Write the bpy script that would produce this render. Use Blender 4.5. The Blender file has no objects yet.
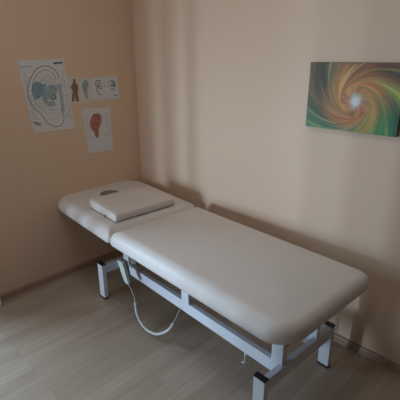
import bpy, bmesh, math, random
from mathutils import Vector, Matrix
random.seed(4)
SC = bpy.context.scene
COL = SC.collection

# ------------------------------------------------------------------ materials
def srgb(r, g, b):
    f = lambda c: (c/255/12.92) if c/255 <= .04045 else ((c/255+.055)/1.055)**2.4
    return (f(r), f(g), f(b), 1)

def new_mat(name):
    m = bpy.data.materials.new(name); m.use_nodes = True
    nt = m.node_tree
    return m, nt, nt.nodes['Principled BSDF']

def N(nt, typ, **kw):
    n = nt.nodes.new(typ)
    for k, v in kw.items():
        if k in n.inputs: n.inputs[k].default_value = v
        else: setattr(n, k, v)
    return n

def simple(name, col, rough=.5, var=.06, scale=30, bump=0, bscale=200, metal=0, spec=.5, stretch=(1, 1, 1)):
    """principled material with a gentle procedural tone variation and bump"""
    m, nt, p = new_mat(name)
    tc = N(nt, 'ShaderNodeTexCoord')
    mp = N(nt, 'ShaderNodeMapping'); mp.inputs['Scale'].default_value = stretch
    nt.links.new(tc.outputs['Object'], mp.inputs['Vector'])
    no = N(nt, 'ShaderNodeTexNoise', Scale=scale, Detail=3.0)
    nt.links.new(mp.outputs[0], no.inputs['Vector'])
    mix = N(nt, 'ShaderNodeMix'); mix.data_type = 'RGBA'
    c = Vector(col[:3])
    mix.inputs[6].default_value = (*(c*(1-var)), 1); mix.inputs[7].default_value = (*(c*(1+var)), 1)
    nt.links.new(no.outputs['Fac'], mix.inputs[0])
    nt.links.new(mix.outputs[2], p.inputs['Base Color'])
    p.inputs['Roughness'].default_value = rough
    p.inputs['Metallic'].default_value = metal
    p.inputs['Specular IOR Level'].default_value = spec
    if bump:
        n2 = N(nt, 'ShaderNodeTexNoise', Scale=bscale, Detail=2.0)
        nt.links.new(mp.outputs[0], n2.inputs['Vector'])
        b = N(nt, 'ShaderNodeBump', Strength=bump, Distance=.002)
        nt.links.new(n2.outputs['Fac'], b.inputs['Height'])
        nt.links.new(b.outputs[0], p.inputs['Normal'])
    return m

M = {}
M['wall_left'] = simple('plaster_left_lightened', (.74, .55, .405, 1), .75, .03, 3, .25, 260, spec=.2)  # same paint as the right wall, lightened in place of fill light
M['wall_right'] = simple('beige_plaster_right', (.70, .53, .40, 1), .7, .025, 3, .25, 260, spec=.25)
M['wall_far'] = simple('darkened_plaster', (.10, .075, .055, 1), .75, .03, 3)  # unseen near wall, colour darkened to cut bounce light
M['ceiling'] = simple('ceiling_paint', (.80, .74, .66, 1), .9, .02, 3)
M['skirting'] = simple('skirting_wood', (.36, .235, .175, 1), .45, .25, 9, stretch=(1, 1, 6))
M['vinyl'] = simple('cream_vinyl', (.72, .68, .655, 1), .42, .025, 8, .12, 420, spec=.4)
M['vinyl_pillow'] = simple('cream_vinyl_pillow', (.72, .665, .635, 1), .45, .02, 9, .12, 420, spec=.4)
M['hole'] = simple('hole_lining', (.27, .25, .24, 1), .8, .05)
M['white_metal'] = simple('white_powder_coat', (.66, .69, .76, 1), .35, .02, 12, .05, 500)
M['black_plastic'] = simple('black_plastic', (.012, .012, .014, 1), .45, .1)
M['grey_metal'] = simple('grey_metal', (.34, .35, .36, 1), .35, .08, metal=.6)
M['zinc'] = simple('zinc_pin', (.55, .56, .57, 1), .35, .08, metal=.5)
M['handset'] = simple('pale_green_plastic', (.62, .70, .66, 1), .4, .03)
M['handset_shade'] = simple('shaded_green_plastic', (.20, .24, .23, 1), .5, .05)  # shade on the handset's far side put into its colour
M['cable'] = simple('pale_grey_cable', (.52, .53, .51, 1), .5, .05)
M['plywood'] = simple('plywood_base', (.30, .22, .16, 1), .7, .1)
M['paper'] = simple('white_paper', (.70, .695, .70, 1), .7, .02, 14)
M['paper_dim'] = simple('cream_paper', (.66, .64, .62, 1), .7, .04, 14)
M['ink'] = simple('black_ink', (.055, .055, .07, 1), .7, .1)
M['ink_grey'] = simple('grey_ink', (.36, .37, .39, 1), .7, .1)
M['ink_pale'] = simple('pale_grey_ink', (.42, .43, .45, 1), .7, .08)
M['ink_blue'] = simple('blue_ink', (.24, .36, .44, 1), .7, .25, 60)
M['ink_blue_dark'] = simple('dark_blue_ink', (.08, .15, .22, 1), .7, .2, 60)
M['ink_teal'] = simple('pale_teal_ink', (.38, .47, .50, 1), .7, .15, 60)
M['ink_red'] = simple('red_ink', (.46, .19, .145, 1), .7, .2, 70)
M['ink_red_dark'] = simple('dark_red_ink', (.33, .075, .05, 1), .7, .2)
M['ink_brown'] = simple('brown_ink', (.30, .19, .11, 1), .7, .3, 90)
M['ink_pink'] = simple('pink_ink', (.50, .30, .28, 1), .7, .2)
M['frame_white'] = simple('window_frame_white', (.78, .78, .76, 1), .4, .02)

def pane_mat():
    m, nt, p = new_mat('window_pane_glass')
    out = nt.nodes['Material Output']
    tr = N(nt, 'ShaderNodeBsdfTransparent'); gl = N(nt, 'ShaderNodeBsdfGlossy', Roughness=.02)
    fr = N(nt, 'ShaderNodeFresnel', IOR=1.3); mx = N(nt, 'ShaderNodeMixShader')
    nt.links.new(fr.outputs[0], mx.inputs[0]); nt.links.new(tr.outputs[0], mx.inputs[1])
    nt.links.new(gl.outputs[0], mx.inputs[2]); nt.links.new(mx.outputs[0], out.inputs[0])
    return m
M['pane'] = pane_mat()

def text_paper(name, slope, half, z0, z1, pitch, lmax, rmax, marg=.008, wt=.32):
    """white paper with two columns of tiny unreadable caption rows printed on it (y, z of object space)"""
    m, nt, p = new_mat(name); L = nt.links.new
    def ma(op, a, b=None):
        n = N(nt, 'ShaderNodeMath'); n.operation = op
        for i, v in enumerate((a, b)):
            if v is None: continue
            if isinstance(v, (int, float)): n.inputs[i].default_value = v
            else: L(v, n.inputs[i])
        return n.outputs[0]
    tc = N(nt, 'ShaderNodeTexCoord'); sp = N(nt, 'ShaderNodeSeparateXYZ'); L(tc.outputs['Object'], sp.inputs[0])
    z = sp.outputs['Z']; y = ma('ADD', sp.outputs['Y'], ma('MULTIPLY', z, slope))
    rowf = ma('DIVIDE', z, pitch); row = ma('FLOOR', rowf); fr = ma('FRACT', rowf)
    ink = ma('MULTIPLY', ma('LESS_THAN', ma('ABSOLUTE', ma('SUBTRACT', fr, .5)), wt/2), ma('MULTIPLY', ma('GREATER_THAN', z, z0), ma('LESS_THAN', z, z1)))
    wn = N(nt, 'ShaderNodeTexWhiteNoise'); wn.noise_dimensions = '1D'; L(row, wn.inputs['W'])
    w2 = N(nt, 'ShaderNodeTexWhiteNoise'); w2.noise_dimensions = '1D'; L(ma('ADD', row, 37.3), w2.inputs['W'])
    dl = ma('ADD', y, half-marg); dr = ma('SUBTRACT', half-marg, y)
    ml = ma('MULTIPLY', ma('GREATER_THAN', dl, 0), ma('LESS_THAN', dl, ma('MULTIPLY', ma('ADD', wn.outputs['Value'], .35), lmax/1.35)))
    mr = ma('MULTIPLY', ma('GREATER_THAN', dr, 0), ma('LESS_THAN', dr, ma('MULTIPLY', ma('ADD', w2.outputs['Value'], .35), rmax/1.35)))
    br = N(nt, 'ShaderNodeTexNoise', Scale=420.0, Detail=1.0); L(tc.outputs['Object'], br.inputs['Vector'])
    fac = ma('MULTIPLY', ma('MULTIPLY', ink, ma('MAXIMUM', ml, mr)), ma('GREATER_THAN', br.outputs['Fac'], .44))
    mx = N(nt, 'ShaderNodeMix'); mx.data_type = 'RGBA'; L(fac, mx.inputs[0])
    mx.inputs[6].default_value = (.70, .695, .70, 1); mx.inputs[7].default_value = (.40, .405, .42, 1)
    L(mx.outputs[2], p.inputs['Base Color']); p.inputs['Roughness'].default_value = .7
    return m
M['poster_text'] = text_paper('poster_caption_paper', .0725, .1365, .045, .36, .0125, .050, .046)
M['page_text'] = text_paper('page_caption_paper', .015, .100, .10, .262, .0105, .045, .060)

def floor_mat():
    m, nt, p = new_mat('light_laminate_planks')
    tc = N(nt, 'ShaderNodeTexCoord'); sp = N(nt, 'ShaderNodeSeparateXYZ'); cb = N(nt, 'ShaderNodeCombineXYZ')
    nt.links.new(tc.outputs['Object'], sp.inputs[0])
    nt.links.new(sp.outputs['Y'], cb.inputs['X']); nt.links.new(sp.outputs['X'], cb.inputs['Y'])
    br = N(nt, 'ShaderNodeTexBrick'); br.offset = .37; br.offset_frequency = 3
    for k, v in (('Scale', 1.0), ('Brick Width', .62), ('Row Height', .066), ('Mortar Size', .0009), ('Mortar Smooth', .3), ('Bias', 0.0)):
        br.inputs[k].default_value = v
    br.inputs['Color1'].default_value = (.385, .300, .232, 1)
    br.inputs['Color2'].default_value = (.470, .378, .302, 1)
    br.inputs['Mortar'].default_value = (.335, .255, .19, 1)
    nt.links.new(cb.outputs[0], br.inputs['Vector'])
    mp = N(nt, 'ShaderNodeMapping'); mp.inputs['Scale'].default_value = (2.2, 46, 1)
    nt.links.new(cb.outputs[0], mp.inputs['Vector'])
    no = N(nt, 'ShaderNodeTexNoise', Scale=1.0, Detail=5.0, Distortion=.6)
    nt.links.new(mp.outputs[0], no.inputs['Vector'])
    rp = N(nt, 'ShaderNodeMapRange'); rp.inputs[1].default_value = .3; rp.inputs[2].default_value = .7
    rp.inputs[3].default_value = .90; rp.inputs[4].default_value = 1.09
    nt.links.new(no.outputs['Fac'], rp.inputs[0])
    mx = N(nt, 'ShaderNodeMix'); mx.data_type = 'RGBA'; mx.blend_type = 'MULTIPLY'; mx.inputs[0].default_value = 1
    nt.links.new(br.outputs['Color'], mx.inputs[6]); nt.links.new(rp.outputs[0], mx.inputs[7])
    nt.links.new(mx.outputs[2], p.inputs['Base Color'])
    p.inputs['Roughness'].default_value = .36
    p.inputs['Specular IOR Level'].default_value = .5
    return m
M['floor'] = floor_mat()

def swirl_mat(w, h, cx, cy):
    """spiral colour bloom printed on the canvas; x/z of object space, origin at lower left of the canvas"""
    m, nt, p = new_mat('swirl_print')
    L = nt.links.new
    def math_(op, a, b=None, c=None):
        n = N(nt, 'ShaderNodeMath'); n.operation = op
        for i, v in enumerate((a, b, c)):
            if v is None: continue
            if isinstance(v, (int, float)): n.inputs[i].default_value = v
            else: L(v, n.inputs[i])
        return n.outputs[0]
    tc = N(nt, 'ShaderNodeTexCoord'); sp = N(nt, 'ShaderNodeSeparateXYZ'); L(tc.outputs['Object'], sp.inputs[0])
    x = math_('SUBTRACT', sp.outputs['X'], cx); z = math_('SUBTRACT', sp.outputs['Z'], cy)
    r = math_('SQRT', math_('ADD', math_('MULTIPLY', x, x), math_('MULTIPLY', z, z)))
    th = math_('ARCTAN2', z, x)
    lr = math_('LOGARITHM', math_('ADD', r, .03), 2.718)
    tang = math_('ARCCOSINE', math_('MINIMUM', math_('DIVIDE', .068, math_('ADD', r, .0001)), .9999))   # arms leave the core ring almost as tangents
    ph = math_('ADD', th, math_('ADD', math_('MULTIPLY', tang, 1.2), math_('MULTIPLY', lr, .8)))
    c, s = math_('COSINE', ph), math_('SINE', ph)
    def streak(freq, rfreq, off, detail=3.0):
        cv = N(nt, 'ShaderNodeCombineXYZ')
        L(math_('MULTIPLY', c, freq), cv.inputs['X']); L(math_('MULTIPLY', s, freq), cv.inputs['Y'])
        L(math_('ADD', math_('MULTIPLY', r, rfreq), off), cv.inputs['Z'])
        n = N(nt, 'ShaderNodeTexNoise', Scale=1.0, Detail=detail, Roughness=.55); L(cv.outputs[0], n.inputs['Vector'])
        return n.outputs['Fac']
    def ramp(fac, stops):
        n = N(nt, 'ShaderNodeValToRGB'); e = n.color_ramp.elements
        while len(e) < len(stops): e.new(.5)
        for el, (pos, col) in zip(e, stops): el.position = pos; el.color = col
        L(fac, n.inputs[0]); return n.outputs['Color']
    def mix(fac, a, b, mode='MIX'):
        n = N(nt, 'ShaderNodeMix'); n.data_type = 'RGBA'; n.blend_type = mode; n.clamp_factor = True
        if isinstance(fac, (int, float)): n.inputs[0].default_value = fac
        else: L(fac, n.inputs[0])
        for i, v in ((6, a), (7, b)):
            if isinstance(v, tuple): n.inputs[i].default_value = v
            else: L(v, n.inputs[i])
        return n.outputs[2]
    def rng(v, a, b, lo=0, hi=1):
        n = N(nt, 'ShaderNodeMapRange'); n.interpolation_type = 'SMOOTHSTEP'
        for i, q in enumerate((a, b, lo, hi), 1): n.inputs[i].default_value = q
        L(v, n.inputs[0]); return n.outputs[0]
    # outer field, arm by arm round the spiral
    t = math_('ADD', math_('DIVIDE', math_('ARCTAN2', s, c), 2*math.pi), .5)
    t = math_('ADD', t, math_('MULTIPLY', math_('SUBTRACT', streak(1.6, 5, 3.1), .5), .10))
    base = ramp(t, [(0, (.12, .10, .065, 1)), (.06, (.15, .115, .065, 1)), (.13, (.06, .15, .09, 1)), (.22, (.035, .20, .10, 1)), (.285, (.34, .33, .06, 1)),
                    (.34, (.05, .24, .06, 1)), (.42, (.03, .19, .07, 1)), (.49, (.02, .11, .055, 1)), (.545, (.27, .33, .06, 1)), (.60, (.18, .10, .05, 1)),
                    (.67, (.065, .042, .03, 1)), (.75, (.24, .085, .05, 1)), (.83, (.30, .16, .065, 1)), (.90, (.11, .12, .07, 1)), (1.0, (.12, .10, .065, 1))])
    sh = N(nt, 'ShaderNodeMapRange')
    for i_, q in enumerate((.3, .7, .55, 1.5), 1): sh.inputs[i_].default_value = q
    L(streak(4.2, 5, 6.4), sh.inputs[0])
    base = mix(1.0, base, sh.outputs[0], 'MULTIPLY')
    # orange arms near the core
    red = ramp(streak(3.2, 7, 5), [(.3, (.36, .09, .045, 1)), (.5, (.60, .24, .085, 1)), (.68, (.70, .46, .12, 1))])
    arm = math_('ADD', math_('MULTIPLY', rng(streak(1.5, 3.5, 2.3), .38, .60), .45), .5)
    cl = mix(math_('MULTIPLY', arm, rng(r, .185, .075)), base, red)
    # thin yellow green blades
    bl = rng(streak(5.0, 3.0, 7.7, 2.0), .56, .68)
    cl = mix(math_('MULTIPLY', bl, math_('MULTIPLY', rng(r, .03, .085, 0, .60), rng(r, .26, .14, .35, 1))), cl, (.48, .47, .12, 1))
    bl2 = rng(streak(9.0, 4.0, 1.1, 1.0), .60, .70)
    cl = mix(math_('MULTIPLY', bl2, rng(r, .04, .10, 0, .40)), cl, (.60, .56, .26, 1))
    # pink and pale core
    cl = mix(rng(r, .065, .03, 0, .65), cl, (.50, .20, .17, 1))
    ring = math_('MULTIPLY', rng(r, .045, .03), rng(streak(2.2, 12, 4), .4, .62))
    cl = mix(ring, cl, (.42, .46, .22, 1))
    cl = mix(rng(r, .034, .008), cl, (.66, .72, .74, 1))
    L(cl, p.inputs['Base Color']); p.inputs['Roughness'].default_value = .5
    p.inputs['Specular IOR Level'].default_value = .35
    return m

# ------------------------------------------------------------------ mesh helpers
def bm_new(): return bmesh.new()

def box(bm, a, b, bev=0, mi=0):
    a, b = Vector(a), Vector(b)
    vs = [bm.verts.new((x, y, z)) for z in (a.z, b.z) for y in (a.y, b.y) for x in (a.x, b.x)]
    fs = [bm.faces.new([vs[i] for i in q]) for q in ((0, 2, 3, 1), (4, 5, 7, 6), (0, 1, 5, 4), (2, 6, 7, 3), (0, 4, 6, 2), (1, 3, 7, 5))]
    for f in fs: f.material_index = mi
    if bev:
        es = list({e for f in fs for e in f.edges})
        r = bmesh.ops.bevel(bm, geom=es, offset=bev, segments=3, profile=.5, affect='EDGES')
        for f in r['faces']: f.material_index = mi
    return vs

def tube(bm, pts, rad, n=12, mi=0, caps=True):
    pts = [Vector(p) for p in pts]
    rads = rad if isinstance(rad, (list, tuple)) else [rad]*len(pts)
    up = None; rings = []
    for i, p in enumerate(pts):
        d = (pts[min(i+1, len(pts)-1)]-pts[max(i-1, 0)]).normalized()
        if up is None: up = d.orthogonal().normalized()
        up = (up-d*up.dot(d)).normalized(); sd = d.cross(up)
        rings.append([bm.verts.new(p+(up*math.cos(2*math.pi*k/n)+sd*math.sin(2*math.pi*k/n))*rads[i]) for k in range(n)])
    for a, b in zip(rings, rings[1:]):
        for k in range(n):
            f = bm.faces.new((a[k], a[(k+1) % n], b[(k+1) % n], b[k])); f.material_index = mi; f.smooth = True
    if caps:
        bm.faces.new(rings[0][::-1]).material_index = mi; bm.faces.new(rings[-1]).material_index = mi

def spline(pts, per=8):
    pts = [Vector(p) for p in pts]; out = []
    P = [pts[0]*2-pts[1]]+pts+[pts[-1]*2-pts[-2]]
    for i in range(1, len(P)-2):
        for k in range(per):
            t = k/per; a, b, c, d = P[i-1:i+3]
            out.append(.5*((2*b)+(c-a)*t+(2*a-5*b+4*c-d)*t*t+(3*b-a-3*c+d)*t**3))
    out.append(pts[-1]); return out

def link(name, bm, mats, parent=None, origin=(0, 0, 0), smooth=False):
    o = Vector(origin)
    for v in bm.verts: v.co -= o
    bmesh.ops.recalc_face_normals(bm, faces=bm.faces)
    me = bpy.data.meshes.new(name); bm.to_mesh(me); bm.free()
    for m in (mats if isinstance(mats, (list, tuple)) else [mats]): me.materials.append(m)
    if smooth:
        for p in me.polygons: p.use_smooth = True
    ob = bpy.data.objects.new(name, me); COL.objects.link(ob)
    ob.parent = parent; ob.location = o
    return ob

def tag(o, label=None, cat=None, group=None, kind=None):
    for k, v in (('label', label), ('category', cat), ('group', group), ('kind', kind)):
        if v: o[k] = v
    return o

def empty(name, loc, rz, label, cat, group=None):
    o = bpy.data.objects.new(name, None); COL.objects.link(o)
    o.location = loc; o.rotation_euler = (0, 0, rz); o.empty_display_size = .1
    return tag(o, label, cat, group)

def struct(name, bm, mats, **k): return tag(link(name, bm, mats, **k), kind='structure')

# ------------------------------------------------------------------ room shell
RX, RY, RH, T = 4.4, -3.5, 2.5, .22       # room extent; corner of the photo at the world origin
bm = bm_new(); box(bm, (-T, RY-T, -.1), (RX+T, T, 0)); struct('floor', bm, M['floor'])
bm = bm_new(); box(bm, (-T, RY-T, RH), (RX+T, T, RH+.1)); struct('ceiling', bm, M['ceiling'])
BW = (.02, .85, .03, 1.30)              # unseen rear window opening, edges shaped to trim the light (x0,x1,z0,z1)
DW = (-2.15, -1.235, .02, 2.06)          # glazed balcony door in the left wall, just outside the picture (y0,y1,z0,z1)
bm = bm_new()
box(bm, (-T, DW[1], 0), (0, 0, RH)); box(bm, (-T, RY, 0), (0, DW[0], RH))
box(bm, (-T, DW[0], 0), (0, DW[1], DW[2])); box(bm, (-T, DW[0], DW[3]), (0, DW[1], RH))
struct('wall_left', bm, M['wall_left'])
bm = bm_new(); box(bm, (-T, 0, 0), (RX+T, T, RH)); struct('wall_right', bm, M['wall_right'])
bm = bm_new()
box(bm, (-T, RY-T, 0), (BW[0], RY, RH)); box(bm, (BW[1], RY-T, 0), (RX+T, RY, RH))
box(bm, (BW[0], RY-T, 0), (BW[1], RY, BW[2])); box(bm, (BW[0], RY-T, BW[3]), (BW[1], RY, RH))
struct('wall_rear', bm, M['wall_left'])
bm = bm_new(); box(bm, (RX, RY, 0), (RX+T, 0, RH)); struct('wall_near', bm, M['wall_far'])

def window(name, axis, a0, a1, z0, z1, plane, nmull, f=.04):
    """white framed window in a wall opening: axis 'y' = left wall, 'x' = rear wall"""
    def bx(bm, p0, p1, q0, q1, d0=-.035, d1=.035):
        if axis == 'y': box(bm, (plane+d0, p0, q0), (plane+d1, p1, q1), .004)
        else: box(bm, (p0, plane+d0, q0), (p1, plane+d1, q1), .004)
    bm = bm_new()
    bx(bm, a0, a0+f, z0, z1); bx(bm, a1-f, a1, z0, z1); bx(bm, a0+f, a1-f, z0, z0+f); bx(bm, a0+f, a1-f, z1-f, z1)
    for k in range(1, nmull+1):
        c = a0+(.106, .5)[k-1]; bx(bm, c-.024, c+.024, z0+f, z1-f)  # off-centre mullion placed to cast vertical bands on the right wall
    fr = struct(name, bm, M['frame_white'])
    bm = bm_new()
    bx(bm, a0+f, a1-f, z0+f, z1-f, -.003, .003)
    link('window_pane', bm, M['pane'], fr)
window('window_1', 'x', BW[0], BW[1], BW[2], BW[3], RY-.05, 1)

window('door_1', 'y', DW[0], DW[1], DW[2], DW[3], -.12, 0, .085)
# white casing around the balcony door: its foot shows at the left edge of the photo
bm = bm_new()
box(bm, (0, DW[1], 0), (.078, DW[1]+.085, DW[3]+.08), .008); box(bm, (0, DW[0]-.085, 0), (.078, DW[0], DW[3]+.08), .008)
box(bm, (0, DW[0], DW[3]), (.078, DW[1], DW[3]+.08), .008)
struct('trim_1', bm, M['frame_white'])

# skirting boards: moulded profile swept along the wall
def skirting(name, prof, p0, p1, n):
    bm = bm_new(); p0, p1, n = Vector(p0), Vector(p1), Vector(n)
    r0 = [bm.verts.new(p0+n*d+Vector((0, 0, z))) for d, z in prof]
    r1 = [bm.verts.new(p1+n*d+Vector((0, 0, z))) for d, z in prof]
    k = len(prof)
    for i in range(k): bm.faces.new((r0[i], r0[(i+1) % k], r1[(i+1) % k], r1[i]))
    bm.faces.new(r0); bm.faces.new(r1[::-1])
    struct(name, bm, M['skirting'])
PROF = [(0, 0), (.016, 0), (.016, .010), (.013, .014), (.0125, .030), (.010, .036), (.005, .040), (0, .041)]
skirting('baseboard_left', PROF, (0, 0, 0), (0, DW[1]+.085, 0), (1, 0, 0))
skirting('baseboard_right', PROF, (0.0165, 0, 0), (RX, 0, 0), (0, -1, 0))

# ------------------------------------------------------------------ treatment table
BX, BY, PHI = .4052, -.6653, .04557
table = empty('treatment_table', (BX, BY, 0), -PHI,
              'white two-section treatment couch on white steel frame standing along the right wall', 'treatment table')

def rrect(u0, u1, v0, v1, rad, inset, nc=10, ns=14):
    """rounded rectangle outline, rad = radii at (u0v0, u1v0, u1v1, u0v1)"""
    u0 += inset; u1 -= inset; v0 += inset; v1 -= inset
    R = [max(r-inset, .0015) for r in rad]
    cs = [(u0+R[0], v0+R[0], math.pi, R[0]), (u1-R[1], v0+R[1], 1.5*math.pi, R[1]), (u1-R[2], v1-R[2], 0, R[2]), (u0+R[3], v1-R[3], .5*math.pi, R[3])]
    out = []
    for i, (cx, cy, a, r) in enumerate(cs):
        arc = [(cx+r*math.cos(a+k/nc*math.pi/2), cy+r*math.sin(a+k/nc*math.pi/2)) for k in range(nc+1)]
        out += arc
        nx = cs[(i+1) % 4]; b = nx[2]
        e = (nx[0]+nx[3]*math.cos(b), nx[1]+nx[3]*math.sin(b)); s = arc[-1]
        out += [(s[0]+(e[0]-s[0])*k/ns, s[1]+(e[1]-s[1])*k/ns) for k in range(1, ns)]
    return out

def cushion(u0, u1, v0, v1, rad, z0, z1, er=.05, eh=.055, dome=.006, lower=.018):
    bm = bm_new(); half = min(u1-u0, v1-v0)/2
    prof = [(.06, z0), (lower, z0), (lower*.45, z0+.004), (lower*.12, z0+.012), (0, z0+.024)]
    zs = z1-eh
    if zs > z0+.026: prof.append((0, zs))
    for k in range(1, 10):
        a = k/9*math.pi/2
        prof.append((er*(1-math.cos(a)), zs+eh*math.sin(a)))
    steps = 6
    for k in range(1, steps+1):
        t = k/steps*.96
        prof.append((er+(half-er)*t, z1+dome*math.sin(t*math.pi/2)))
    rings = [[bm.verts.new((u, v, z)) for u, v in rrect(u0, u1, v0, v1, rad, d)] for d, z in prof]
    for a, b in zip(rings, rings[1:]):
        n = len(a)
        for k in range(n): bm.faces.new((a[k], a[(k+1) % n], b[(k+1) % n], b[k]))
    bm.faces.new(rings[0][::-1]); bm.faces.new(rings[-1])
    bmesh.ops.recalc_face_normals(bm, faces=bm.faces)
    return bm

V0, V1, ZB, ZT = -.055, .588, .465, .556
bm = cushion(.270, 1.456, V0, V1, (.028, .13, .085, .040), ZB, ZT, er=.060, eh=.060, dome=.008, lower=.034)
for v in bm.verts:                       # the foot end is undercut towards the base board
    t = max(0, min(1, (v.co.x-1.20)/.24)); k = max(0, 1-(v.co.z-ZB)/(ZT-ZB))
    v.co.x -= .030*t*t*k
link('main_cushion', bm, M['vinyl'], table, smooth=True)

# head section, tipped up a little from the joint
HA = math.radians(1.8); HP = Vector((.27, 0, ZB))
def headrot(bm, extra=Vector((0, 0, 0))):
    R = Matrix.Rotation(HA, 4, 'Y')
    for v in bm.verts: v.co = HP+(R @ (v.co-HP))+extra
bm = cushion(-.488, .258, V0, V1+.022, (.15, .028, .035, .16), ZB, ZT-.006, er=.058, eh=.060, dome=.006, lower=.034)
tmp = link('head_cushion', bm, [M['vinyl'], M['hole']], table, smooth=True)
cut = bm_new()
ring = []
for zz in (ZB+.03, ZT+.05):
    ring.append([cut.verts.new((-.240+.074*math.cos(a)*(1 if zz > ZT else .9), (.262)+.070*math.sin(a)*(1 if zz > ZT else .9), zz)) for a in [2*math.pi*k/40 for k in range(40)]])
for k in range(40): cut.faces.new((ring[0][k], ring[0][(k+1) % 40], ring[1][(k+1) % 40], ring[1][k]))
cut.faces.new(ring[0][::-1]); cut.faces.new(ring[1])
co = link('cutter', cut, M['hole'], table)
for p in co.data.polygons: p.material_index = 0
md = tmp.modifiers.new('slot', 'BOOLEAN'); md.object = co; md.operation = 'DIFFERENCE'; md.solver = 'EXACT'
try: md.material_mode = 'TRANSFER'
except Exception: pass
bpy.context.view_layer.update()
dg = bpy.context.evaluated_depsgraph_get()
me = bpy.data.meshes.new_from_object(tmp.evaluated_get(dg))
bpy.data.objects.remove(co); tmp.modifiers.clear(); tmp.data = me
b2 = bm_new(); b2.from_mesh(me); headrot(b2); b2.to_mesh(me); b2.free()
for p in me.polygons: p.use_smooth = True
md = tmp.modifiers.new('ws', 'WEIGHTED_NORMAL'); md.keep_sharp = True

# boards under the cushions
bm = bm_new(); box(bm, (.33, V0+.07, ZB-.018), (1.39, V1-.07, ZB+.001), .003); link('base_board', bm, M['plywood'], table)
bm = bm_new(); box(bm, (-.31, V0+.08, ZB-.018), (.255, V1-.08, ZB+.001), .003); headrot(bm); link('base_board', bm, M['plywood'], table)

# steel frame
LEGS_U = (0.0, 1.258); LU, LV, LZ = .057, .027, .243
for u in LEGS_U:
    for v in (0.0, .500):
        bm = bm_new(); box(bm, (u, v, .010), (u+LU, v+LV, LZ-.006), .003)
        lg = link('leg', bm, M['white_metal'], table, origin=(u+LU/2, v+LV/2, 0))
        bm = bm_new(); box(bm, (-LU/2-.0008, -LV/2-.0008, LZ-.007), (LU/2+.0008, LV/2+.0008, LZ), .0015)
        tag(link('leg_cap', bm, M['black_plastic'], lg), 'black plastic cap')
        bm = bm_new(); box(bm, (-LU/2-.0008, -LV/2-.0008, 0), (LU/2+.0008, LV/2+.0008, .011), .002)
        tag(link('foot_pad', bm, M['black_plastic'], lg), 'black plastic foot')
ZR0, ZR1 = .180, .2385
for u in (LEGS_U[0]+LU-.029, LEGS_U[1]+LU-.029):
    bm = bm_new(); box(bm, (u, LV-.001, ZR0), (u+.028, .501, ZR1), .0025); link('crossbar', bm, M['white_metal'], table)
RV = (.122, .378)
for v in RV:
    bm = bm_new(); box(bm, (LEGS_U[0]+LU-.002, v, ZR0+.001), (LEGS_U[1]+LU-.028, v+.027, ZR1+.003), .0025)
    link('side_rail', bm, M['white_metal'], table)
    for k, u in enumerate((.108, .664, 1.249)):
        z1 = ZB-.016
        bm = bm_new(); box(bm, (u, v, ZR1), (u+.057, v+.027, z1), .0025); link('post', bm, M['white_metal'], table)
# top bearers under the boards
for v in RV:
    bm = bm_new(); box(bm, (.05, v+.001, ZB-.046), (1.33, v+.026, ZB-.017), .0025); link('bearer', bm, M['grey_metal'], table)
# levelling pin below the near rail
bm = bm_new()
tube(bm, [(1.100, .135, .184), (1.100, .135, .088)], .0042, 10)
tube(bm, [(1.100, .135, .130), (1.100, .135, .122)], .0075, 10)
tube(bm, [(1.086, .126, .114), (1.108, .140, .114)], .0032, 8)
link('locking_pin', bm, M['zinc'], table)
# hook bracket for the hand control, screwed to the underside of the couch
bm = bm_new()
box(bm, (.245, .080, .300), (.305, .086, .450), .002)
box(bm, (.245, .080, .444), (.305, .140, .450), .002)
box(bm, (.285, .050, .318), (.330, .081, .328), .002)
tube(bm, [(.335, .030, .340), (.335, .066, .334)], .0085, 14)
tube(bm, [(.318, .060, .352), (.318, .083, .352)], .0075, 12)
box(bm, (.296, .058, .326), (.345, .066, .362), .002)
link('hook_bracket', bm, M['grey_metal'], table)

# ------------------------------------------------------------------ hand control with its cable
R2 = Matrix.Rotation(-PHI, 4, 'Z')
def bw(u, v, z): return Vector((BX, BY, 0))+R2 @ Vector((u, v, z))
hc_base = bw(.285, .045, .20)
hc = empty('hand_control', hc_base, -PHI, 'pale green hand control with grey cable hanging at the couch side', 'remote control')
def loc(p): return Vector(p)-Vector((.285, .045, .20))
def hc_block(secs):
    """tapered body from sections (u0, u1, v0, v1, z)"""
    bm = bm_new(); rings = []
    for u0, u1, v0, v1, z in secs: rings.append([bm.verts.new(loc(q)) for q in ((u0, v0, z), (u1, v0, z+.004), (u1, v1, z+.004), (u0, v1, z))])
    for a, b in zip(rings, rings[1:]):
        for k in range(4): bm.faces.new((a[k], a[(k+1) % 4], b[(k+1) % 4], b[k]))
    bm.faces.new(rings[0][::-1]); bm.faces.new(rings[-1])
    bmesh.ops.bevel(bm, geom=list(bm.edges), offset=.002, segments=2, profile=.5, affect='EDGES')
    return bm
link('handset_shell', hc_block([(.193, .248, .030, .050, .322), (.198, .252, .030, .050, .312), (.240, .287, .030, .048, .232), (.254, .295, .031, .045, .208), (.270, .294, .032, .043, .1985)]), M['handset'], hc)
link('handset_back', hc_block([(.194, .247, .0505, .068, .3205), (.199, .251, .0505, .068, .312), (.241, .286, .0485, .060, .232), (.255, .294, .0455, .054, .210)]), M['handset_shade'], hc)
for k, (u, z) in enumerate(((.226, .296), (.243, .264))):
    for d in (-.011, .011):
        bm = bm_new(); c = loc((u+d, .0302, z+d*.06))
        tube(bm, [c, c+Vector((0, -.0016, 0))], .0062, 16)
        link('button', bm, M['handset'], hc)
bm = bm_new()
tube(bm, spline([loc(q) for q in [(.284, .038, .203), (.2945, .036, .196), (.3304, .030, .1848), (.3688, .022, .154), (.3853, .016, .122)]], 8), .0021, 8)
link('cable', bm, M['cable'], hc)
bm = bm_new()
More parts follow.
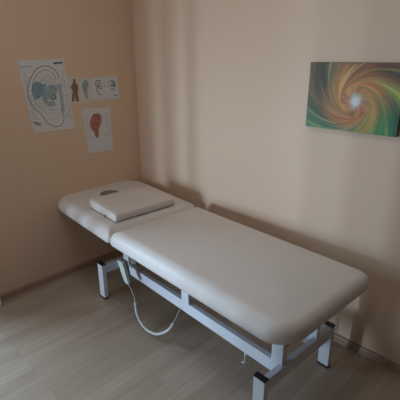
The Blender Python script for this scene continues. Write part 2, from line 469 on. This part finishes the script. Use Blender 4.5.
tube(bm, spline([loc(q) for q in [(.6835, .048, .140), (.6746, .072, .1538), (.6666, .096, .172), (.6569, .121, .190)]], 8), .0021, 8)
link('cable', bm, M['cable'], hc)
bm = bm_new()
cc = spline([loc(q) for q in [(.386, .016, .1258), (.3974, .012, .0805), (.4312, .010, .0395), (.4952, .008, .0197), (.5844, .008, .0415), (.6505, .016, .0863), (.6777, .032, .1171), (.6835, .050, .1419)]], 22)
tube(bm, cc, [  .0072+.0009*math.sin(k*1.9) for k in range(len(cc))], 10)
link('cable_sleeve', bm, M['cable'], hc)
bm = bm_new(); c0 = loc((.386, .016, .1258))
tube(bm, [c0+Vector((-.001, 0, .012)), c0+Vector((.0, 0, .003)), c0+Vector((.003, 0, -.008))], [.006, .0105, .0085], 12)
link('cable_grommet', bm, M['cable'], hc)

# ------------------------------------------------------------------ pillow on the head section
pu0, pu1, pv0, pv1 = -.106, .200, .034, .468
bm = bm_new()
def pil_ring(d, z): return [bm.verts.new((u, v, z)) for u, v in rrect(pu0, pu1, pv0, pv1, (.014, .014, .014, .014), d, 5, 8)]
PZ = ZT+.003
prof = [(.05, PZ), (.006, PZ), (.002, PZ+.002), (0, PZ+.006), (0, PZ+.034), (.0015, PZ+.039), (.005, PZ+.043), (.011, PZ+.045), (.05, PZ+.047), (.10, PZ+.048), (.145, PZ+.048)]
rings = [pil_ring(d, z) for d, z in prof]
for a, b in zip(rings, rings[1:]):
    for k in range(len(a)): bm.faces.new((a[k], a[(k+1) % len(a)], b[(k+1) % len(b)], b[k]))
bm.faces.new(rings[0][::-1]); bm.faces.new(rings[-1])
for v in bm.verts:                       # slightly thicker towards the head end
    t = (pu1-v.co.x)/(pu1-pu0)
    if v.co.z > PZ+.02: v.co.z += -.001+.010*t
headrot(bm)
for v in bm.verts: v.co = R2 @ v.co+Vector((BX, BY, 0))
base = bw(.07, .24, ZT+.012)
pil = link('pillow', bm, M['vinyl_pillow'], None, origin=base, smooth=True)
tag(pil, 'flat white square-edged pillow lying on the head section of the couch', 'pillow')
bm = bm_new(); box(bm, (.080, pv0-.004, PZ+.001), (.098, pv0+.002, PZ+.007), .001); headrot(bm)  # dark tab in place of the shaded notch under the pillow edge
for v in bm.verts: v.co = R2 @ v.co+Vector((BX, BY, 0))-base
link('notch_shade', bm, M['black_plastic'], pil)

# ------------------------------------------------------------------ canvas print on the right wall
CX0, CX1, CZ0, CZ1, CD = 1.387, 1.815, 1.116, 1.409, .020
M['swirl'] = swirl_mat(CX1-CX0, CZ1-CZ0, 1.622-CX0, 1.249-CZ0)
M['canvas_edge'] = simple('dark_canvas_edge', (.05, .045, .04, 1), .7, .3, 25)
bm = bm_new(); box(bm, (CX0, -CD, CZ0), (CX1, 0, CZ1), .0015)
bmesh.ops.recalc_face_normals(bm, faces=bm.faces)
for f in bm.faces: f.material_index = 0 if f.normal.y < -.6 else 1
cv = link('canvas_print', bm, [M['swirl'], M['canvas_edge']], None, origin=(CX0, 0, CZ0))
tag(cv, 'canvas print with green and orange colour swirl on the right wall', 'picture')

# ------------------------------------------------------------------ papers on the left wall
class Sheet:
    def __init__(s, TL, TR, BR, BL, off):
        s.c = [Vector(q) for q in (TL, TR, BR, BL)]; s.off = off
    def p(s, a, b, lift=0):
        """a = 0..1 left to right, b = 0..1 top to bottom"""
        TL, TR, BR, BL = s.c
        q = (TL*(1-a)+TR*a)*(1-b)+(BL*(1-a)+BR*a)*b
        return Vector((s.off+lift, q.x, q.y))
    def build(s, name, mat, curl=0.0):
        bm = bm_new(); n = 8
        g = [[bm.verts.new(s.p(i/n, j/n)+Vector((curl*max(0, j/n-.7)*abs(i/n-.5)*2, 0, 0))) for i in range(n+1)] for j in range(n+1)]
        for j in range(n):
            for i in range(n): bm.faces.new((g[j][i], g[j+1][i], g[j+1][i+1], g[j][i+1]))
        r = bmesh.ops.extrude_face_region(bm, geom=list(bm.faces))
        for v in r['geom']:
            if isinstance(v, bmesh.types.BMVert): v.co.x -= .0004
        cen = s.p(.5, 1, -.0004)
        s.o = link(name, bm, mat, None, origin=cen); s.base = cen
        return s.o
    def ribbon(s, bm, pts, w, mi, closed=False, smooth=True, lift=.0005):
        P = [s.p(a, b, lift) for a, b in pts]
        if smooth and len(P) > 2: P = spline(P+([P[0]] if closed else []), 5)
        L, Rr = [], []
        for i, q in enumerate(P):
            d = (P[min(i+1, len(P)-1)]-P[max(i-1, 0)]); d = d.normalized() if d.length > 1e-9 else Vector((0, 1, 0))
            n = Vector((0, -d.z, d.y))*w/2
            L.append(bm.verts.new(q+n)); Rr.append(bm.verts.new(q-n))
        for i in range(len(P)-1):
            bm.faces.new((L[i], L[i+1], Rr[i+1], Rr[i])).material_index = mi
    def fill(s, bm, pts, mi, lift=.0003, smooth=True):
        P = [s.p(a, b, lift) for a, b in pts]
        if smooth: P = spline(P+[P[0]], 5)[:-1]
        c = sum(P, Vector())/len(P); cv_ = bm.verts.new(c); vs = [bm.verts.new(q) for q in P]
        for i in range(len(vs)): bm.faces.new((cv_, vs[i], vs[(i+1) % len(vs)])).material_index = mi
    def part(s, name, bm, mats):
        for v in bm.verts: v.co -= s.base
        return link(name, bm, mats, s.o)

def norm(TL, TR, BR, BL):
    """map zoomed view coordinates on a sheet to (a,b)"""
    def f(x, y):
        b = .5; a = .5
        for _ in range(12):
            l = TL[0]+(BL[0]-TL[0])*b; r = TR[0]+(BR[0]-TR[0])*b; a = (x-l)/(r-l)
            t = TL[1]+(TR[1]-TL[1])*a; bo = BL[1]+(BR[1]-BL[1])*a; b = (y-t)/(bo-t)
        return (a, b)
    return f

# large ear chart
rnd0 = random.Random(3)
S = Sheet((-.812, 1.418), (-.531, 1.428), (-.505, 1.002), (-.778, 1.005), .0016)
tag(S.build('ear_chart_poster', M['poster_text'], .004), 'large white ear chart poster with blue shading, tilted on the left wall', 'poster')
f = norm((49, 57), (184, 53), (214, 250), (97, 266))
INK = [M['ink'], M['ink_grey'], M['ink_blue'], M['ink_blue_dark'], M['ink_teal'], M['ink_red'], M['ink_pink'], M['ink_pale']]
bm = bm_new()
outer = [(168, 108), (160, 88), (142, 76), (122, 73), (103, 81), (89, 100), (80, 124), (79, 148), (85, 170), (95, 188), (110, 203), (120, 214), (130, 231), (146, 243), (163, 246), (176, 238), (181, 222), (178, 206), (172, 196)]
S.ribbon(bm, [f(*q) for q in outer], .0036, 0)
inner = [(160, 112), (152, 96), (136, 86), (120, 85), (105, 94), (95, 112), (90, 132), (92, 154), (99, 172), (110, 187), (122, 197), (132, 210)]
S.ribbon(bm, [f(*q) for q in inner], .0022, 0)
S.fill(bm, [f(*q) for q in [(92, 124), (98, 116), (110, 117), (122, 124), (130, 122), (126, 134), (119, 146), (116, 158), (106, 165), (98, 163), (93, 150), (90, 136)]], 2)
for x, y in [(97, 128), (104, 124), (112, 126), (99, 140), (107, 136), (114, 138), (101, 152), (109, 148), (104, 160)]:
    S.ribbon(bm, [f(x, y), f(x+4.5, y+rnd0.uniform(-1, 1))], .0016, 3, smooth=False, lift=.0008)
S.fill(bm, [f(*q) for q in [(128, 132), (140, 124), (152, 127), (162, 124), (164, 142), (158, 150), (160, 163), (148, 170), (134, 164), (124, 168), (120, 152)]], 4)
S.fill(bm, [f(*q) for q in [(164, 122), (174, 121), (184, 202), (175, 205)]], 4, smooth=False)
S.fill(bm, [f(*q) for q in [(120, 163), (135, 170), (150, 172), (160, 180), (146, 186), (128, 180)]], 4, .0002)
S.ribbon(bm, [f(*q) for q in [(112, 118), (120, 106), (136, 102), (150, 108), (158, 120)]], .0020, 1)
S.ribbon(bm, [f(*q) for q in [(118, 172), (120, 150), (130, 134), (146, 130), (158, 138)]], .0028, 3)
S.ribbon(bm, [f(*q) for q in [(126, 176), (128, 158), (138, 144), (150, 142)]], .0022, 3)
S.ribbon(bm, [f(*q) for q in [(150, 150), (145, 158), (149, 166), (157, 160), (154, 152), (150, 150)]], .0034, 0)
S.ribbon(bm, [f(*q) for q in [(104, 100), (114, 112), (128, 110), (146, 118)]], .0016, 1)
S.ribbon(bm, [f(*q) for q in [(100, 160), (112, 176), (128, 190), (150, 196), (168, 192)]], .0018, 1)
S.ribbon(bm, [f(*q) for q in [(130, 212), (146, 206), (162, 208), (172, 216)]], .0018, 1)
S.ribbon(bm, [f(*q) for q in [(140, 226), (154, 222), (168, 226)]], .0016, 1)
rnd = random.Random(8)
for _ in range(120):
    a = rnd.uniform(0, 6.28); x = 134+rnd.uniform(.2, 1)*34*math.cos(a); y = 150+rnd.uniform(.2, 1)*52*math.sin(a)
    if x < 96: continue
    d = rnd.uniform(1.2, 3.6); e = rnd.uniform(-1.5, 1.5)
    S.ribbon(bm, [f(x, y), f(x+d, y+e)], .0022, rnd.choice([0, 1, 3, 3, 2]), smooth=False, lift=.0007)
for x, y in [(138, 196), (146, 199), (134, 200), (152, 202), (143, 192), (157, 198), (161, 193)]:
    S.ribbon(bm, [f(x, y), f(x+2.4, y+.6)], .003, 6, smooth=False, lift=.0007)
for x, y, w in [(95, 236, 12), (100, 240, 10), (108, 238, 10), (104, 244, 12), (93, 241, 6)]:
    S.ribbon(bm, [f(x, y), f(x+w*.4, y-3), f(x+w, y+1.5)], .0044, 0, lift=.0006)
S.part('ear_drawing', bm, INK)
bm = bm_new(); S.ribbon(bm, [f(152, 66), f(181, 64.2)], .0085, 0, smooth=False); S.part('title_line', bm, INK)
bm = bm_new(); S.ribbon(bm, [f(55, 75.5), f(89, 73.5)], .0055, 1, smooth=False); S.part('heading_line', bm, INK)
bm = bm_new(); S.ribbon(bm, [f(98, 256), f(125, 254.5)], .0030, 1, smooth=False); S.part('footer_line', bm, INK)

# small red ear page
S = Sheet((-.441, 1.118), (-.232, 1.113), (-.228, .817), (-.431, .822), .0005)
tag(S.build('ear_chart_page', M['page_text'], .006), 'white page with a red ear drawing, below the row of small cards', 'poster')
f = norm((103, 168), (220, 160), (238, 353), (125, 370))
bm = bm_new()
S.fill(bm, [f(*q) for q in [(140, 203), (152, 189), (170, 187), (182, 199), (184, 218), (179, 240), (172, 262), (172, 284), (167, 298), (158, 293), (151, 272), (139, 254), (134, 228)]], 5)
S.ribbon(bm, [f(*q) for q in [(176, 206), (166, 196), (153, 199), (144, 213), (142, 232), (149, 252), (158, 266)]], .0042, 1)
S.ribbon(bm, [f(*q) for q in [(170, 214), (160, 210), (153, 222), (155, 240), (164, 246), (171, 236)]], .0036, 1)
S.ribbon(bm, [f(*q) for q in [(160, 225), (166, 230), (163, 238)]], .0048, 1)
S.ribbon(bm, [f(*q) for q in [(165, 262), (163, 278), (166, 290)]], .0032, 1)
S.part('ear_drawing', bm, [M['ink'], M['ink_red_dark'], M['ink_blue'], M['ink_blue'], M['ink_teal'], M['ink_red']])

# row of three small cards, the first tucked behind the poster
S = Sheet((-.548, 1.312), (-.448, 1.311), (-.451, 1.159), (-.548, 1.161), .0005)
tag(S.build('figure_card', M['paper_dim']), 'small card with a brown figure, tucked behind the large poster edge', 'card', 'row of small cards on the left wall')
bm = bm_new()
fx = lambda a, b: (.20+a*.86, .02+b*.96)
S.fill(bm, [fx(*q) for q in [(.52, .06), (.62, .04), (.70, .09), (.68, .17), (.62, .20), (.82, .28), (.84, .50), (.76, .56), (.80, .74), (.82, .94), (.62, .96), (.56, .74), (.44, .95), (.28, .93), (.36, .66), (.42, .50), (.34, .36), (.42, .24), (.56, .20), (.50, .12)]], 1)
S.ribbon(bm, [fx(.52, .06), fx(.62, .03), fx(.71, .09), fx(.66, .18), fx(.82, .28), fx(.84, .48), fx(.76, .58), fx(.80, .76), fx(.83, .95)], .0042, 0)
S.ribbon(bm, [fx(.48, .14), fx(.42, .24), fx(.33, .38), fx(.44, .52), fx(.36, .68), fx(.28, .93)], .0036, 0)
S.ribbon(bm, [fx(.60, .28), fx(.64, .48), fx(.58, .72), fx(.62, .92)], .0028, 0)
S.part('figure_drawing', bm, [M['ink'], M['ink_brown']])

S = Sheet((-.444, 1.311), (-.358, 1.310), (-.360, 1.162), (-.446, 1.158), .0005)
tag(S.build('ear_card', M['paper_dim']), 'small card with a blue-grey ear, middle of the row of three', 'card', 'row of small cards on the left wall')
bm = bm_new()
S.fill(bm, [(.42, .14), (.62, .12), (.76, .26), (.72, .44), (.62, .56), (.66, .74), (.54, .84), (.40, .68), (.28, .46), (.28, .26)], 1)
S.ribbon(bm, [(.72, .30), (.60, .13), (.40, .15), (.28, .32), (.30, .50), (.42, .68), (.52, .84), (.66, .80)], .0040, 0)
S.ribbon(bm, [(.62, .30), (.50, .26), (.42, .38), (.48, .52), (.60, .50)], .0040, 0)
S.ribbon(bm, [(.52, .38), (.58, .44)], .0050, 0, smooth=False)
S.part('ear_drawing', bm, [M['ink_blue_dark'], M['ink_teal']])

S = Sheet((-.355, 1.310), (-.159, 1.312), (-.149, 1.165), (-.355, 1.172), .0005)
tag(S.build('ear_diagram_card', M['paper']), 'widest small card with two black ear sketches, right end of the row', 'card', 'row of small cards on the left wall')
bm = bm_new()
S.ribbon(bm, [(.36, .20), (.28, .14), (.18, .18), (.14, .34), (.20, .44), (.17, .58), (.22, .74), (.30, .82)], .0046, 0)
S.ribbon(bm, [(.33, .30), (.26, .26), (.22, .36), (.28, .42), (.36, .38)], .0052, 0)
S.ribbon(bm, [(.20, .44), (.30, .52), (.40, .50)], .0034, 0)
S.ribbon(bm, [(.40, .44), (.47, .40), (.52, .44)], .0026, 0)
S.part('ear_drawing', bm, [M['ink']])
bm = bm_new()
S.ribbon(bm, [(.68, .22), (.76, .16), (.86, .20), (.90, .36), (.86, .50), (.78, .58), (.70, .52)], .0040, 0)
S.ribbon(bm, [(.76, .26), (.83, .28), (.84, .38), (.78, .42), (.73, .36)], .0080, 0)
S.ribbon(bm, [(.60, .30), (.66, .34)], .0022, 0); S.ribbon(bm, [(.58, .42), (.66, .42)], .0022, 0)
S.part('ear_drawing', bm, [M['ink']])
bm = bm_new(); S.ribbon(bm, [(.80, .86), (.92, .85)], .0050, 0, smooth=False); S.part('caption_line', bm, [M['ink']])

# ------------------------------------------------------------------ light
w = bpy.data.worlds.new('World'); SC.world = w; w.use_nodes = True
bg = w.node_tree.nodes['Background']; bg.inputs[0].default_value = (.62, .78, 1.0, 1); bg.inputs[1].default_value = .45

def area(name, loc, target, sx, sy, power, col):
    l = bpy.data.lights.new(name, 'AREA'); l.shape = 'RECTANGLE'; l.size = sx; l.size_y = sy; l.energy = power; l.color = col
    o = bpy.data.objects.new(name, l); COL.objects.link(o); o.location = loc
    d = Vector(target)-Vector(loc); o.rotation_euler = d.to_track_quat('-Z', 'Y').to_euler()
    return o
for nm, lx, pw in (('added_strip_a', -.36, 92), ('added_strip_b', -.10, 58), ('added_strip_c', .15, 56)):  # added narrow lamps beyond the rear window, to draw soft wall bands
    area(nm, (lx, -7.5, .75), (lx+1.0, 0, .75), .09, 1.4, pw, (.60, .80, 1.0))
area('window_daylight', (.25, -4.9, .75), (.8, 0, .75), .9, 1.3, 30, (.74, .88, 1.0))

area('door_daylight', (-.80, -1.80, 1.2), (1.2, -.8, .75), .9, 1.0, 40, (.52, .78, 1.0))
area('ceiling_fill', (1.15, -1.2, 2.46), (1.15, -1.2, 0), .9, .9, 5.8, (1.0, .94, .90))  # added overhead fill to lift cushion tops

# ------------------------------------------------------------------ camera (solved from the photograph's vanishing lines)
cam = bpy.data.cameras.new('Camera'); cam.sensor_fit = 'HORIZONTAL'; cam.sensor_width = 36; cam.lens = 36*398.72/400
cam.clip_start = .02
co = bpy.data.objects.new('Camera', cam); COL.objects.link(co); SC.camera = co
yaw, pitch, roll = .78647, .34369, -.002575
fw = Vector((-math.sin(yaw)*math.cos(pitch), math.cos(yaw)*math.cos(pitch), -math.sin(pitch)))
rt = Vector((math.cos(yaw), math.sin(yaw), 0)); up = rt.cross(fw)
r2 = math.cos(roll)*rt+math.sin(roll)*up; u2 = -math.sin(roll)*rt+math.cos(roll)*up
mw = Matrix((r2, u2, -fw)).transposed().to_4x4(); mw.translation = (2.40498, -1.76207, 1.432)
co.matrix_world = mw

SC.view_settings.view_transform = 'Standard'
SC.view_settings.exposure = 0.12
SC.cycles.use_denoising = True
SC.cycles.max_bounces = 8; SC.cycles.diffuse_bounces = 6
